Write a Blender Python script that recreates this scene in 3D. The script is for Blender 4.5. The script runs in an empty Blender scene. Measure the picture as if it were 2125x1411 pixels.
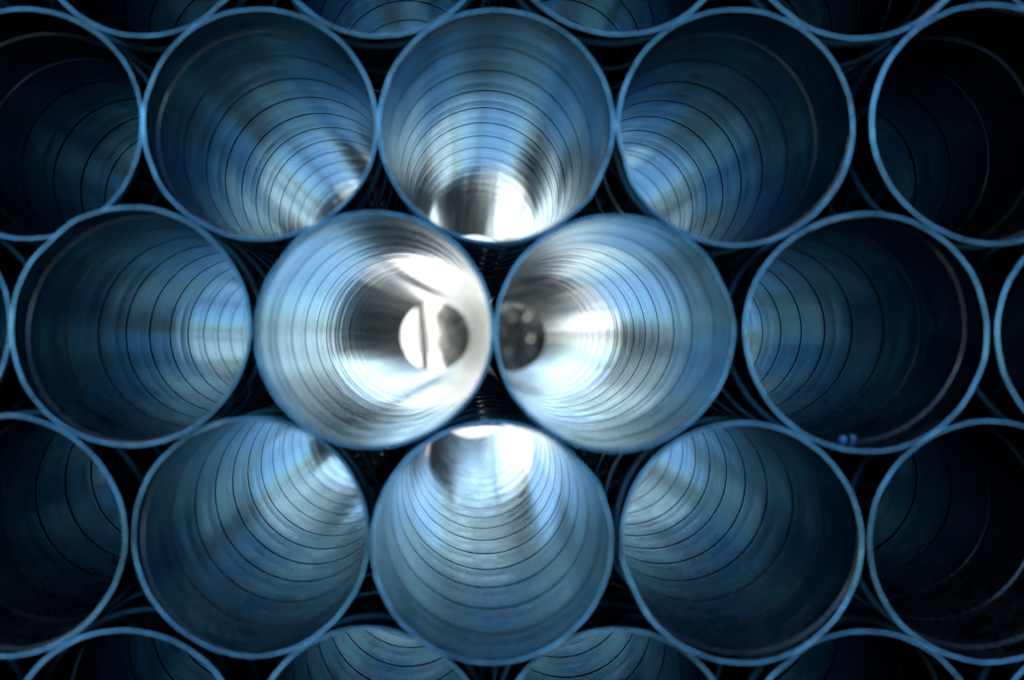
import bpy, bmesh, math, random
import numpy as np
from mathutils import Vector, Matrix, Quaternion

# ------------------------------------------------------------------ camera, sky, sun, exposure
scene = bpy.context.scene
COL = scene.collection
W, H = 2125.0, 1411.0
FPX = 2560.0                      # focal length in photo pixels
VX, VY = 963.0, 703.0             # vanishing point of the stack's axis
CAM_H = 0.80                      # camera height above the ground
R_OUT = 0.1222                    # outer radius of a duct's mouth
LEN = 3.0

cam_d = bpy.data.cameras.new("camera")
cam = bpy.data.objects.new("camera", cam_d)
COL.objects.link(cam)
scene.camera = cam
cam.location = (0, 0, CAM_H)
cam.rotation_euler = (math.radians(90), 0, 0)
cam_d.sensor_width = 36.0
cam_d.lens = FPX / W * 36.0
cam_d.shift_x = (W / 2 - VX) / W
cam_d.shift_y = -(H / 2 - VY) / W
cam_d.clip_start = 0.02
cam_d.clip_end = 3000
cam_d.dof.use_dof = True
cam_d.dof.focus_distance = 1.92
cam_d.dof.aperture_fstop = cam_d.lens / 20.0
cam_d.dof.aperture_blades = 0

SUN_EL, SUN_AZ = 48.0, -66.0      # azimuth from +Y towards +X, degrees
world = bpy.data.worlds.new("World")
scene.world = world
world.use_nodes = True
wn = world.node_tree.nodes
bg = wn["Background"]
sky = wn.new("ShaderNodeTexSky")
sky.sky_type = 'NISHITA'
sky.sun_disc = False
sky.sun_elevation = math.radians(SUN_EL)
sky.sun_rotation = math.radians(SUN_AZ)
sky.altitude = 200
sky.air_density = 0.8
sky.dust_density = 1.6
sky.ozone_density = 2.5
world.node_tree.links.new(sky.outputs[0], bg.inputs[0])
bg.inputs[1].default_value = 0.08

sun_d = bpy.data.lights.new("sun", 'SUN')
sun_d.energy = 4.5
sun_d.angle = math.radians(0.5)
sun_d.color = (1.0, 0.97, 0.92)
sun = bpy.data.objects.new("sun", sun_d)
COL.objects.link(sun)
ce = math.cos(math.radians(SUN_EL))
sun_dir = Vector((ce * math.sin(math.radians(SUN_AZ)), ce * math.cos(math.radians(SUN_AZ)), math.sin(math.radians(SUN_EL))))
sun.rotation_euler = sun_dir.to_track_quat('Z', 'Y').to_euler()
sun.location = sun_dir * 30

vs = scene.view_settings
vs.view_transform = 'Standard'
vs.look = 'None'
vs.exposure = 2.95
vs.gamma = 1.0
cy = scene.cycles
cy.max_bounces = 24
cy.glossy_bounces = 20
cy.diffuse_bounces = 3
cy.use_denoising = True
cy.sample_clamp_indirect = 12.0
cy.caustics_reflective = True
cy.blur_glossy = 0.2

# ------------------------------------------------------------------ materials
def mat(name):
    m = bpy.data.materials.new(name)
    m.use_nodes = True
    return m, m.node_tree, m.node_tree.nodes["Principled BSDF"]

def N(t, kind, **kw):
    n = t.nodes.new(kind)
    for k, v in kw.items():
        setattr(n, k, v)
    return n

def ramp(t, fac, stops):
    r = N(t, "ShaderNodeValToRGB")
    e = r.color_ramp.elements
    while len(e) > len(stops):
        e.remove(e[-1])
    while len(e) < len(stops):
        e.new(0.5)
    for s, (p, c) in zip(e, stops):
        s.position = p
        s.color = c if len(c) == 4 else (*c, 1)
    t.links.new(fac, r.inputs[0])
    return r

def mixc(t, fac, a, b, mode='MIX'):
    m = N(t, "ShaderNodeMix", data_type='RGBA', blend_type=mode)
    L = t.links
    for sock, v in ((0, fac), (6, a), (7, b)):
        if isinstance(v, bpy.types.NodeSocket):
            L.new(v, m.inputs[sock])
        else:
            m.inputs[sock].default_value = v if sock == 0 else (*v, 1)
    return m.outputs[2]

def noise(t, vec, scale, detail=2.0, rough=0.5):
    n = N(t, "ShaderNodeTexNoise")
    n.inputs["Scale"].default_value = scale
    n.inputs["Detail"].default_value = detail
    n.inputs["Roughness"].default_value = rough
    if vec is not None:
        t.links.new(vec, n.inputs["Vector"])
    return n.outputs["Fac"]

def math_n(t, op, a, b=None):
    m = N(t, "ShaderNodeMath", operation=op)
    for i, v in enumerate((a, b)):
        if v is None:
            continue
        if isinstance(v, bpy.types.NodeSocket):
            t.links.new(v, m.inputs[i])
        else:
            m.inputs[i].default_value = v
    return m.outputs[0]

def steel(name, base=(0.215, 0.272, 0.300), rough=0.095, aniso=0.82, dust=True, grain=1.0, bump=0.045):
    m, t, b = mat(name)
    L = t.links
    b.inputs["Specular Tint"].default_value = (0.64, 0.80, 0.88, 1)
    tc = N(t, "ShaderNodeTexCoord")
    inf = N(t, "ShaderNodeObjectInfo")
    off = N(t, "ShaderNodeVectorMath", operation='ADD')
    L.new(tc.outputs["Object"], off.inputs[0])
    rn = N(t, "ShaderNodeVectorMath", operation='SCALE')
    rn.inputs[0].default_value = (7.3, 3.1, 0.0)
    L.new(inf.outputs["Random"], rn.inputs["Scale"])
    L.new(rn.outputs[0], off.inputs[1])
    mp = N(t, "ShaderNodeMapping")
    mp.inputs["Scale"].default_value = (5, 5, 260)
    L.new(off.outputs[0], mp.inputs[0])
    g1 = noise(t, mp.outputs[0], 1.0, 3.0, 0.6)          # rolled lines running round the duct
    mp2 = N(t, "ShaderNodeMapping")
    mp2.inputs["Scale"].default_value = (9, 9, 60)
    L.new(off.outputs[0], mp2.inputs[0])
    g2 = noise(t, mp2.outputs[0], 1.0, 3.0, 0.6)
    g3 = noise(t, off.outputs[0], 14.0, 4.0, 0.6)        # soft clouding of the zinc
    g4 = noise(t, off.outputs[0], 480.0, 2.0, 0.7)       # fine speckle
    c = ramp(t, g3, [(0.30, tuple(x * 0.86 for x in base)), (0.70, tuple(min(1, x * 1.06) for x in base))]).outputs[0]
    st = ramp(t, g1, [(0.36, (0.66, 0.68, 0.70)), (0.55, (1, 1, 1))]).outputs[0]
    c = mixc(t, 0.6 * grain, c, st, 'MULTIPLY')
    if dust:
        geo = N(t, "ShaderNodeNewGeometry")
        sp = N(t, "ShaderNodeSeparateXYZ")
        L.new(geo.outputs["Normal"], sp.inputs[0])
        low = ramp(t, sp.outputs[2], [(0.55, (0, 0, 0)), (0.98, (1, 1, 1))]).outputs[0]
        spk = ramp(t, g4, [(0.57, (0, 0, 0)), (0.63, (1, 1, 1))]).outputs[0]
        patch = ramp(t, noise(t, off.outputs[0], 22.0, 5.0, 0.7), [(0.42, (0, 0, 0)), (0.56, (1, 1, 1))]).outputs[0]
        dm = math_n(t, 'MULTIPLY', math_n(t, 'MULTIPLY', low, spk), patch)
        # grit and grime caught along the folded seam, on the duct's floor
        so = N(t, "ShaderNodeSeparateXYZ")
        L.new(tc.outputs["Object"], so.inputs[0])
        ang = math_n(t, 'DIVIDE', math_n(t, 'ARCTAN2', so.outputs[1], so.outputs[0]), 2 * math.pi)
        u = math_n(t, 'SUBTRACT', math_n(t, 'DIVIDE', so.outputs[2], 0.1306), ang)
        u = math_n(t, 'FRACT', math_n(t, 'ADD', u, 50.6))
        du = math_n(t, 'ABSOLUTE', math_n(t, 'SUBTRACT', u, 0.5))
        near = ramp(t, du, [(0.40, (0, 0, 0)), (0.49, (1, 1, 1))]).outputs[0]
        grit = ramp(t, math_n(t, 'ADD', noise(t, off.outputs[0], 300.0, 3.0, 0.7), math_n(t, 'MULTIPLY', near, 0.12)),
                    [(0.60, (0, 0, 0)), (0.66, (1, 1, 1))]).outputs[0]
        low2 = ramp(t, sp.outputs[2], [(0.35, (0, 0, 0)), (0.80, (1, 1, 1))]).outputs[0]
        grit = math_n(t, 'MULTIPLY', math_n(t, 'MULTIPLY', grit, near), low2)
        dm = math_n(t, 'MAXIMUM', dm, grit)
        c = mixc(t, dm, c, (0.03, 0.03, 0.03))
        film = math_n(t, 'MULTIPLY', math_n(t, 'MULTIPLY', low, patch), 0.10)
        rr = math_n(t, 'ADD', film, math_n(t, 'MULTIPLY', dm, 0.6))
        L.new(math_n(t, 'SUBTRACT', 1.0, dm), b.inputs["Metallic"])
        L.new(math_n(t, 'MULTIPLY', math_n(t, 'SUBTRACT', 1.0, dm), 0.5), b.inputs["Specular IOR Level"])
    else:
        b.inputs["Metallic"].default_value = 1.0
        rr = None
    L.new(c, b.inputs["Base Color"])
    ro = N(t, "ShaderNodeMapRange")
    ro.inputs[1].default_value = 0.3
    ro.inputs[2].default_value = 0.7
    ro.inputs[3].default_value = rough - 0.03
    ro.inputs[4].default_value = rough + 0.06
    L.new(g2, ro.inputs[0])
    if rr is not None:
        L.new(math_n(t, 'ADD', ro.outputs[0], rr), b.inputs["Roughness"])
    else:
        L.new(ro.outputs[0], b.inputs["Roughness"])
    if aniso:
        b.inputs["Anisotropic"].default_value = aniso
        tg = N(t, "ShaderNodeTangent", direction_type='RADIAL', axis='Z')
        L.new(tg.outputs[0], b.inputs["Tangent"])
    bp = N(t, "ShaderNodeBump")
    bp.inputs["Strength"].default_value = bump
    bp.inputs["Distance"].default_value = 0.0006
    L.new(math_n(t, 'ADD', g1, g2), bp.inputs["Height"])
    L.new(bp.outputs[0], b.inputs["Normal"])
    return m

M_WALL = steel("galvanised_sheet_steel")
M_RIM = steel("cut_edge_steel", base=(0.20, 0.56, 0.78), rough=0.26, aniso=0.0, dust=False, grain=1.0, bump=0.6)
_t = M_RIM.node_tree                      # random patches of darker tone along the cut edge
_b = _t.nodes["Principled BSDF"]
_c = _b.inputs["Base Color"].links[0].from_socket
_tc = N(_t, "ShaderNodeTexCoord")
_p = ramp(_t, noise(_t, _tc.outputs["Object"], 26.0, 4.0, 0.7), [(0.36, (0.45, 0.45, 0.45)), (0.62, (1, 1, 1))]).outputs[0]
_t.links.new(mixc(_t, 0.9, _c, _p, 'MULTIPLY'), _b.inputs["Base Color"])

def plain(name, c1, c2, scale, rough=0.9, bump=0.3, dist=0.01, obj=False):
    m, t, b = mat(name)
    tc = N(t, "ShaderNodeTexCoord")
    v = tc.outputs["Object"]
    n1 = noise(t, v, scale, 6.0, 0.65)
    n2 = noise(t, v, scale * 9, 4.0, 0.6)
    mx = math_n(t, 'ADD', math_n(t, 'MULTIPLY', n1, 0.65), math_n(t, 'MULTIPLY', n2, 0.35))
    c = ramp(t, mx, [(0.35, c1), (0.65, c2)]).outputs[0]
    t.links.new(c, b.inputs["Base Color"])
    b.inputs["Roughness"].default_value = rough
    bp = N(t, "ShaderNodeBump")
    bp.inputs["Strength"].default_value = bump
    bp.inputs["Distance"].default_value = dist
    t.links.new(mx, bp.inputs["Height"])
    t.links.new(bp.outputs[0], b.inputs["Normal"])
    return m

M_CONC = plain("pale_concrete", (0.33, 0.30, 0.265), (0.44, 0.41, 0.37), 1.4, rough=0.6, bump=0.15)
M_ASPH = plain("worn_asphalt", (0.04, 0.04, 0.042), (0.07, 0.07, 0.072), 5.0)
M_SOIL = plain("dark_soil", (0.09, 0.08, 0.072), (0.19, 0.17, 0.155), 3.0, dist=0.03)
M_BARK = plain("grey_bark", (0.035, 0.032, 0.028), (0.11, 0.10, 0.085), 9.0, bump=0.8, dist=0.03)
M_RENDERED = plain("white_render", (0.74, 0.75, 0.76), (0.82, 0.82, 0.82), 2.0, bump=0.2)
def leaf(name, c1, c2):
    m, t, b = mat(name)
    inf = N(t, "ShaderNodeNewGeometry")
    c = ramp(t, inf.outputs["Random Per Island"], [(0.0, c1), (1.0, c2)]).outputs[0]
    t.links.new(c, b.inputs["Base Color"])
    b.inputs["Roughness"].default_value = 0.55
    tr = N(t, "ShaderNodeBsdfTranslucent")
    t.links.new(c, tr.inputs[0])
    ms = N(t, "ShaderNodeMixShader")
    ms.inputs[0].default_value = 0.4
    t.links.new(b.outputs[0], ms.inputs[1])
    t.links.new(tr.outputs[0], ms.inputs[2])
    t.links.new(ms.outputs[0], t.nodes["Material Output"].inputs[0])
    return m
M_RIB = steel("folded_seam_steel", base=(0.035, 0.13, 0.18), rough=0.35, aniso=0.0, dust=False, grain=0.6, bump=0.1)
M_GROOVE = plain("shaded_seam_groove", (0.0008, 0.001, 0.0012), (0.002, 0.0024, 0.003), 60.0, rough=0.7, bump=0.2, dist=0.0005)  # near-black colour paints in the shade inside the seam's groove
M_GROOVE.node_tree.nodes["Principled BSDF"].inputs["Specular IOR Level"].default_value = 0.0
M_LEAF = leaf("tree_leaves", (0.05, 0.09, 0.03), (0.11, 0.16, 0.06))
M_SHRUB = leaf("shrub_leaves", (0.05, 0.055, 0.046), (0.11, 0.118, 0.104))

# ------------------------------------------------------------------ helpers
def link(o, parent=None):
    COL.objects.link(o)
    if parent is not None:
        o.parent = parent
    return o

def mesh_obj(name, verts, faces, m, parent=None, smooth=True):
    me = bpy.data.meshes.new(name)
    me.from_pydata([tuple(v) for v in verts], [], faces)
    me.materials.append(m)
    if smooth:
        me.polygons.foreach_set("use_smooth", [True] * len(me.polygons))
    me.update()
    return link(bpy.data.objects.new(name, me), parent)

def tag(o, label=None, category=None, group=None, kind=None):
    for k, v in (("label", label), ("category", category), ("group", group), ("kind", kind)):
        if v:
            o[k] = v
    return o

# ------------------------------------------------------------------ the spiral duct
PITCH = 0.1306
R_IN, R_WALL = 0.1186, 0.1196      # inner and outer face of the sheet
SEG = 112
TAU = 2 * math.pi

def dent_fn(seed):
    """small out-of-roundness of a thin duct, strongest at its mouth"""
    r = random.Random(seed)
    ks = [(2, r.uniform(.0003, .0010), r.uniform(0, TAU)), (3, r.uniform(.0002, .0006), r.uniform(0, TAU)),
          (5, r.uniform(.0001, .0004), r.uniform(0, TAU))]
    th0 = r.uniform(0, TAU)
    flat = r.uniform(.0010, .0024)
    wd = r.uniform(.22, .36)
    def f(th, z):
        w = np.exp(-np.maximum(z, 0) / 0.22)
        d = sum(a * np.cos(k * th + p) for k, a, p in ks) * (0.25 + 0.75 * w)
        dt = (th - th0 + math.pi) % TAU - math.pi
        d = d - flat * np.clip(1 - np.abs(dt) / wd, 0, 1) * np.exp(-np.maximum(z, 0) / 0.10)
        dt2 = (th - th0 - wd * 1.25 + math.pi) % TAU - math.pi
        return d + flat * 0.45 * np.exp(-(dt2 / (wd * .3)) ** 2) * np.exp(-np.maximum(z, 0) / 0.06)
    return f

def helix_mesh(name, section, dent, m, phase=0.0, inner=0, m2=None):
    """sweep a closed section [(u metres along axis, radius)...] along the seam's helix, cut square at both ends"""
    turns = int(LEN / PITCH) + 3
    n = turns * SEG + 1
    i = np.arange(n)
    th = i * TAU / SEG
    zc = (i / SEG - 1.6) * PITCH + phase * PITCH
    sec = np.array(section)
    k = len(sec)
    z = zc[:, None] + sec[None, :, 0]
    r = np.broadcast_to(sec[None, :, 1], z.shape)
    tt = np.broadcast_to(th[:, None], z.shape)
    r = r + dent(tt, z)
    co = np.stack([r * np.cos(tt), r * np.sin(tt), z], -1).reshape(-1, 3)
    faces = []
    for a in range(n - 1):
        if z[a].max() < -0.02 or z[a].min() > LEN + 0.02:
            continue
        for j in range(k):
            j2 = (j + 1) % k
            faces.append((a * k + j, a * k + j2, (a + 1) * k + j2, (a + 1) * k + j))
    me = bpy.data.meshes.new(name)
    me.from_pydata(co.tolist(), [], faces)
    bm = bmesh.new()
    bm.from_mesh(me)
    if inner:
        bm.faces.ensure_lookup_table()
        for q, f in enumerate(bm.faces):
            f.material_index = 1 if q % k < inner else 0
    bmesh.ops.delete(bm, geom=[v for v in bm.verts if not v.link_faces], context='VERTS')
    for pz, nz in ((0.0, -1), (LEN, 1)):
        bmesh.ops.bisect_plane(bm, geom=bm.verts[:] + bm.edges[:] + bm.faces[:], dist=1e-6,
                               plane_co=(0, 0, pz), plane_no=(0, 0, nz), clear_outer=True)
    bmesh.ops.recalc_face_normals(bm, faces=bm.faces)
    for f in bm.faces:
        f.smooth = True
    for e in bm.edges:
        if len(e.link_faces) == 2 and e.calc_face_angle(0) > math.radians(32):
            e.smooth = False
    bm.to_mesh(me)
    bm.free()
    me.materials.append(m)
    if m2:
        me.materials.append(m2)
    return me

GW = 0.0076                        # width of the seam's groove
def duct_variant(seed):
    dent = dent_fn(seed)
    a, b_ = GW / 2, PITCH - GW / 2
    mid = PITCH * 0.56
    wall = [(a, R_IN + .00038), (a + .0003, R_IN), (a + .0011, R_IN), (a + .0024, R_IN), (a + .010, R_IN), (mid - .004, R_IN), (mid, R_IN + .00005), (mid + .004, R_IN),
            (b_ - .010, R_IN), (b_ - .0004, R_IN), (b_, R_IN + .0004), (b_, R_WALL), (mid, R_WALL), (a, R_WALL)]
    ri, ro = R_IN + .0030, R_IN + .0040
    e = GW / 2 - .0001
    seam = [(-e, R_IN + .0011), (-e + .0008, ri), (e - .0008, ri), (e, R_IN + .00025),
            (e + .0014, R_IN + .0013), (e + .0008, R_WALL + .0012), (e - .0012, ro), (-e + .0006, ro), (-e - .0014, R_WALL + .0012), (-e - .0014, R_IN + .0013)]
    wm = helix_mesh("duct_wall", wall, dent, M_WALL)
    sm = helix_mesh("lock_seam", seam, dent, M_RIB, inner=3, m2=M_GROOVE)
    # rolled lip round the mouth
    n, k = 160, 10
    th = np.arange(n) * TAU / n
    vs_, fs = [], []
    for zc, flip in ((0.0, 1), (LEN, 1)):
        base = len(vs_)
        for t_ in th:
            d = float(dent(np.array([t_]), np.array([zc]))[0])
            wob = 0.00018 * math.sin(t_ * 17 + seed) + 0.00012 * math.sin(t_ * 41 + seed * 2)
            for q in range(k):
                ph = q * TAU / k
                rr = 0.12085 + d + wob + 0.0012 * math.cos(ph)
                zz = zc + 0.0016 * math.sin(ph) + (0.0009 if zc > 0 else -0.0009)
                vs_.append((rr * math.cos(t_), rr * math.sin(t_), zz))
        for a_ in range(n):
            for q in range(k):
                fs.append((base + a_ * k + q, base + a_ * k + (q + 1) % k, base + ((a_ + 1) % n) * k + (q + 1) % k, base + ((a_ + 1) % n) * k + q))
        if zc == 0.0:
            split = len(fs)
    near = bpy.data.meshes.new("rim")
    nv = n * k
    near.from_pydata(vs_[:nv], [], fs[:split])
    far = bpy.data.meshes.new("rim")
    far.from_pydata(vs_[nv:], [], [tuple(i - nv for i in f) for f in fs[split:]])
    for me in (near, far):
        bm = bmesh.new(); bm.from_mesh(me)
        bmesh.ops.recalc_face_normals(bm, faces=bm.faces)
        for f in bm.faces:
            f.smooth = True
        bm.to_mesh(me); bm.free()
        me.materials.append(M_RIM)
    return wm, sm, near, far

VARIANTS = [duct_variant(s) for s in (3, 11, 24, 37, 52)]

# photo-measured mouths: x, y, radius (photo pixels), label; the closing entries are unmeasured ducts added to block light
DUCTS = [
 (302, -167, 242, "dark duct cut by the top edge, leftmost of the top row"),
 (789, -159, 244, "top row duct cut by the top edge, its lit floor showing just left of centre"),
 (1279, -150, 246.5, "top row duct cut by the top edge, its lit floor showing just right of centre"),
 (1786, -151, 247, "nearly black top row duct cut by the top edge, right of the picture's middle"),
 (2282, -140, 247, "sliver of a duct rim in the very top right corner"),
 (57, 258, 240, "black mouthed duct cut by the left edge in the second row from the top"),
 (542, 263, 242.5, "second row duct with a white glint low right, left of the central upper duct"),
 (1031, 272, 244, "central upper duct with a bright white floor and far end just showing"),
 (1523, 280, 246, "second row duct with blue and brown bands, right of the central upper duct"),
 (2053, 264, 251, "black mouthed duct cut by the right edge in the second row from the top"),
 (-223, 680, 248, "sliver of a duct at the left edge of the middle row"),
 (277, 680, 249, "middle row duct with a thin warm streak, left of the brightest open duct"),
 (775, 688, 247, "brightest duct, left of centre, with a tree trunk showing through its far end"),
 (1275, 697, 247.5, "duct right of centre whose round far end shows grey foliage at its left side"),
 (1801, 690, 251, "middle row duct with an orange tinted left side and dark teal right side"),
 (2318, 694, 252, "sliver of a duct at the right edge of the middle row"),
 (15, 1102, 250, "dark duct cut by the left edge in the second row from the bottom"),
 (516, 1111, 247, "second lowest row duct with a short bright streak at its upper right"),
 (1014, 1118, 251, "central lower duct with pale blue light and a brown slit at its top"),
 (1542, 1114, 251, "duct with an orange band at its upper left and dirt marks on its floor"),
 (2055, 1125, 250, "black mouthed duct with a whitish lower lip, cut by the right edge"),
 (-232, 1535, 250, "sliver of a duct in the very bottom left corner"),
 (258, 1541, 251, "nearly black duct cut by the bottom edge, leftmost of the bottom row"),
 (758, 1543, 247, "bottom row duct cut by the bottom edge, left of the central lower duct"),
 (1278, 1545, 248, "bottom row duct cut by the bottom edge, right of the central lower duct"),
 (1793, 1547, 250, "dark duct cut by the bottom edge under the duct with the orange band"),
 (2280, 1545, 250, "sliver of a duct in the very bottom right corner"),
 (-190, -172, 240, "unseen light-blocking duct added beyond the top left corner, beside the leftmost of the top row"),  # this and later ducts are out of frame, added to stop light leaks
 (15, 1972, 250, "unseen light-blocking duct added in the lowest row, leftmost, resting on the ground"),
 (516, 1976, 250, "unseen light-blocking duct added in the lowest row, second from the left, resting on the ground"),
 (1030, 1976, 250, "unseen light-blocking duct added in the lowest row, in the middle, resting on the ground"),
 (1542, 1978, 250, "unseen light-blocking duct added in the lowest row, second from the right, resting on the ground"),
 (2055, 1978, 250, "unseen light-blocking duct added in the lowest row, rightmost, resting on the ground"),
 (545, -594, 245, "unseen light-blocking duct added in the uppermost row, on the left"),
 (1031, -589, 245, "unseen light-blocking duct added in the uppermost row, in the middle"),
 (1532, -587, 246, "unseen light-blocking duct added in the uppermost row, on the right"),
 (-436, 262, 243, "unseen outermost duct added to block light at the left end of the second row from the top"),
 (-486, 1106, 250, "unseen outermost duct added to block light at the left end of the second lowest visible row"),
 (2552, 266, 250, "unseen outermost duct added to block light at the right end of the second row from the top"),
 (2566, 1124, 250, "unseen outermost duct added to block light at the right end of the second lowest visible row"),
]
pos = []
for px, py, r, lab in DUCTS:
    y = FPX * R_OUT / r
    pos.append([(px - VX) * y / FPX, y, -(py - VY) * y / FPX])
MIN_D = 0.2462
for it in range(200):              # ease apart mouths that were measured a little too close
    for i in range(len(pos)):
        for j in range(i + 1, len(pos)):
            dx, dz = pos[j][0] - pos[i][0], pos[j][2] - pos[i][2]
            d = math.hypot(dx, dz)
            if d < MIN_D:
                k = (MIN_D - d) / d * 0.5
                pos[i][0] -= dx * k; pos[i][2] -= dz * k
                pos[j][0] += dx * k; pos[j][2] += dz * k
FAN = 0.07 / LEN
def far_mouth(idx):
    return None
proto = {}
rnd = random.Random(5)
for i, ((px, py, r, lab), (x, y, z)) in enumerate(zip(DUCTS, pos)):
    wm, sm, near, far = VARIANTS[(i * 3 + i // 5) % 5]
    root = bpy.data.objects.new("spiral_duct", None)
    root.empty_display_size = 0.1
    COL.objects.link(root)
    root.location = (x, y, CAM_H + z)
    d = Vector((x * FAN, 1.0, z * FAN)).normalized()
    root.rotation_mode = 'QUATERNION'
    spin = rnd.uniform(0, TAU)
    root.rotation_quaternion = d.to_track_quat('Z', 'Y') @ Quaternion((0, 0, 1), spin)
    tag(root, lab, "duct", "spiral ducts stacked in rows")
    for nm, me in (("duct_wall", wm), ("lock_seam", sm), ("rim", near), ("rim", far)):
        o = bpy.data.objects.new(nm, me)
        link(o, root)

# ------------------------------------------------------------------ ground and what stands beyond the stack
def sheet(name, x0, x1, y0, y1, z, m, nx=2, ny=2):
    vs_, fs = [], []
    for j in range(ny + 1):
        for i in range(nx + 1):
            vs_.append((x0 + (x1 - x0) * i / nx, y0 + (y1 - y0) * j / ny, z))
    for j in range(ny):
        for i in range(nx):
            a = j * (nx + 1) + i
            fs.append((a, a + 1, a + nx + 2, a + nx + 1))
    o = mesh_obj(name, vs_, fs, m, smooth=False)
    tag(o, kind="structure")
    return o

sheet("ground", -600, 600, -600, 900, 0.0, M_SOIL)
sheet("pavement", -60, 60, 2.6, 7.6, 0.004, M_CONC)
sheet("unseen_dark_yard", -60, 60, -60, 2.6, 0.004, M_ASPH)  # unseen ground, made dark asphalt to cut light on the near side
sheet("road", -60, -0.45, 7.6, 60, 0.004, M_CONC)

def tube(path, rad, m, name, parent, k=12):
    vs_, fs = [], []
    P = [Vector(p) for p in path]
    for i, p in enumerate(P):
        d = (P[min(i + 1, len(P) - 1)] - P[max(i - 1, 0)]).normalized()
        a = d.cross(Vector((0.3, 1, 0.1))).normalized()
        b2 = d.cross(a)
        for q in range(k):
            t_ = q * TAU / k
            rr = rad[i] * (1 + 0.08 * math.sin(3 * t_ + i))
            vs_.append(p + (a * math.cos(t_) + b2 * math.sin(t_)) * rr)
    for i in range(len(P) - 1):
        for q in range(k):
            fs.append((i * k + q, i * k + (q + 1) % k, (i + 1) * k + (q + 1) % k, (i + 1) * k + q))
    return mesh_obj(name, vs_, fs, m, parent)

def leaves(name, m, parent, clumps, n, size, seed):
    r = random.Random(seed)
    vs_, fs = [], []
    for _ in range(n):
        cx, cy_, cz, cr = r.choice(clumps)
        v = Vector((r.gauss(0, 1), r.gauss(0, 1), r.gauss(0, .8))).normalized() * cr * (r.random() ** 0.45)
        c = Vector((cx, cy_, cz)) + v
        a = Vector((r.gauss(0, 1), r.gauss(0, 1), r.gauss(0, 1))).normalized()
        b2 = a.cross(Vector((r.gauss(0, 1), r.gauss(0, 1), r.gauss(0, 1)))).normalized()
        s = size * r.uniform(.6, 1.3)
        k = len(vs_)
        vs_ += [c - a * s, c + b2 * s * .45, c + a * s, c - b2 * s * .45]
        fs.append((k, k + 1, k + 2, k + 3))
    o = mesh_obj(name, vs_, fs, m, parent, smooth=False)
    o["kind"] = "stuff"
    return o

def tree(x, y, h, lean, rad, seed, label):
    r = random.Random(seed)
    root = bpy.data.objects.new("tree", None)
    COL.objects.link(root)
    root.location = (x, y, 0)
    tag(root, label, "tree", "trees beyond the ducts")
    hh = h * 0.45
    tube([(lean * t_, 0.05 * math.sin(t_ * 3), t_ * hh) for t_ in (0, .15, .35, .6, .8, 1)],
         [rad * f for f in (1.3, 1.05, .95, .88, .8, .7)], M_BARK, "trunk", root)
    clumps = []
    for q in range(7):
        az = q * 2.4 + r.random()
        ln = h * r.uniform(.22, .34)
        e = (lean + math.cos(az) * ln, math.sin(az) * ln, hh + h * r.uniform(.12, .5))
        s = (lean * .95, 0, hh * r.uniform(.82, 1))
        mid = tuple((a + b2) / 2 + r.uniform(-.1, .1) for a, b2 in zip(s, e))
        tube([s, mid, e], [rad * .4, rad * .25, rad * .08], M_BARK, "branch", root, 7)
        for _ in range(4):
            clumps.append((e[0] + r.uniform(-.7, .7), e[1] + r.uniform(-.7, .7), e[2] + r.uniform(-.5, .6), h * r.uniform(.05, .11)))
    leaves("crown", M_LEAF, root, clumps, 1100 if seed == 1 else 8000, 0.075, seed)
    return root

tree(-0.40, 14.0, 6.5, -0.24, 0.06, 1, "slim leaning tree trunk seen through the brightest duct left of centre")
tree(4.2, 22.0, 7.0, 0.2, 0.13, 2, "tree beyond the ducts standing to the right of the slim leaning one")
tree(-3.6, 17.0, 6.0, 0.2, 0.11, 4, "out-of-view tree added for reflected bands, at the left beyond the ducts, past the pale paving")  # from here on trees out of view, added to band the walls' reflections
tree(-7.5, 22.0, 8.0, 0.1, 0.16, 5, "out-of-view tree added for reflected bands, farthest to the left beyond the ducts")
tree(6.6, 14.0, 7.5, -0.2, 0.15, 6, "out-of-view tree added for reflected bands, at the right end of the shrub row")

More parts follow.
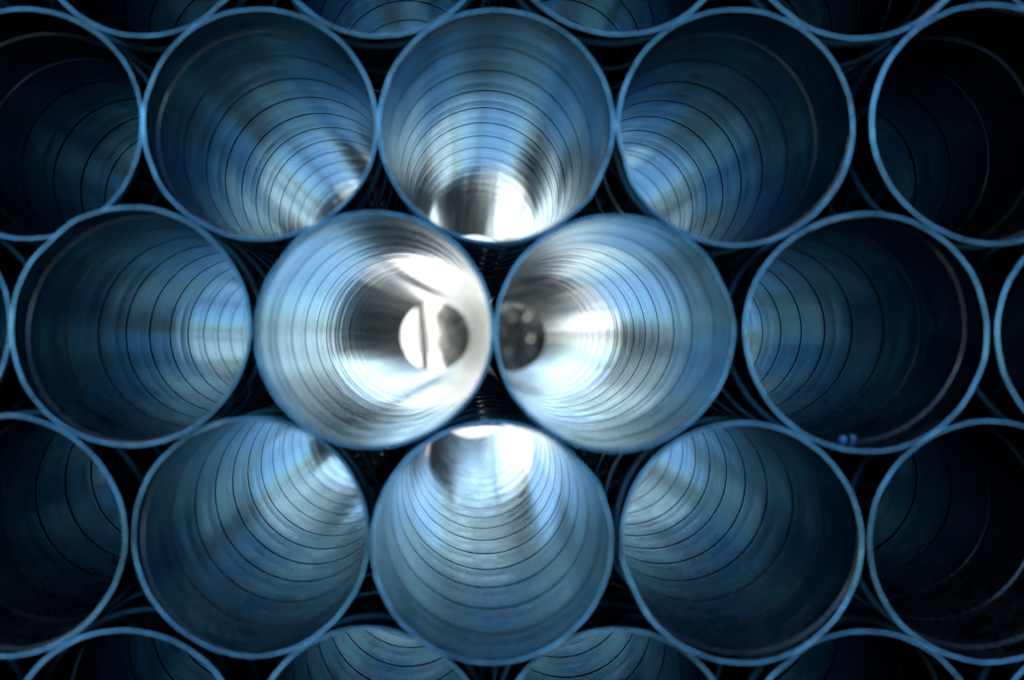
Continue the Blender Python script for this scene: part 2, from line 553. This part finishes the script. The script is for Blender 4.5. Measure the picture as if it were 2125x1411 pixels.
def shrub(x, y, w, h, seed, label):
    r = random.Random(seed)
    root = bpy.data.objects.new("shrub", None)
    COL.objects.link(root)
    root.location = (x, y, 0)
    tag(root, label, "shrub", "shrubs beyond the ducts")
    for q in range(5):
        a = r.uniform(0, TAU)
        e = (math.cos(a) * w * .3, math.sin(a) * w * .3, h * .7)
        tube([(0, 0, 0), tuple(c * .5 for c in e), e], [.03, .02, .008], M_BARK, "stem", root, 6)
    cl = [(r.uniform(-w, w) * .42, r.uniform(-w, w) * .35, h * r.uniform(.15, .85), h * r.uniform(.12, .22)) for _ in range(30)]
    leaves("foliage", M_SHRUB, root, cl, 10000, 0.05, seed)
    return root

for i, (x, y, w, h) in enumerate([(0.20, 12.0, 0.75, 1.30), (0.78, 12.3, 0.80, 1.34)]):
    shrub(x, y, w, h, 40 + i, ["grey green shrub just right of the slim tree trunk, through the brightest duct",
        "grey green shrub showing through the far end of the duct right of centre"][i])

# ------------------------------------------------------------------ crumbs lying on the floor of the duct at the right
i = 14
x, y, z = pos[i]
chip_m, ct, cb = mat("blue_plastic_crumb")
cb.inputs["Base Color"].default_value = (0.10, 0.35, 0.60, 1)
cb.inputs["Roughness"].default_value = 0.3
for n_, (dz, dphi, sz, lab) in enumerate([(0.118, 0.10, 0.0036, "left and larger of two small blue crumbs on the middle row's right duct floor"),
                                          (0.116, 0.19, 0.0030, "right and smaller of two small blue crumbs on the middle row's right duct floor")]):
    bm = bmesh.new()
    bmesh.ops.create_icosphere(bm, subdivisions=2, radius=sz)
    rr = random.Random(n_)
    for v in bm.verts:
        v.co *= rr.uniform(.7, 1.2)
        v.co.z *= .7
    me = bpy.data.meshes.new("crumb")
    bm.to_mesh(me); bm.free()
    me.materials.append(chip_m)
    o = link(bpy.data.objects.new("crumb", me))
    rr_ = R_IN - sz * .6
    o.location = (x * (1 + FAN * dz) + rr_ * math.sin(dphi), y + dz, CAM_H + z * (1 + FAN * dz) - rr_ * math.cos(dphi))
    tag(o, lab, "crumb", "crumbs on the duct floor")
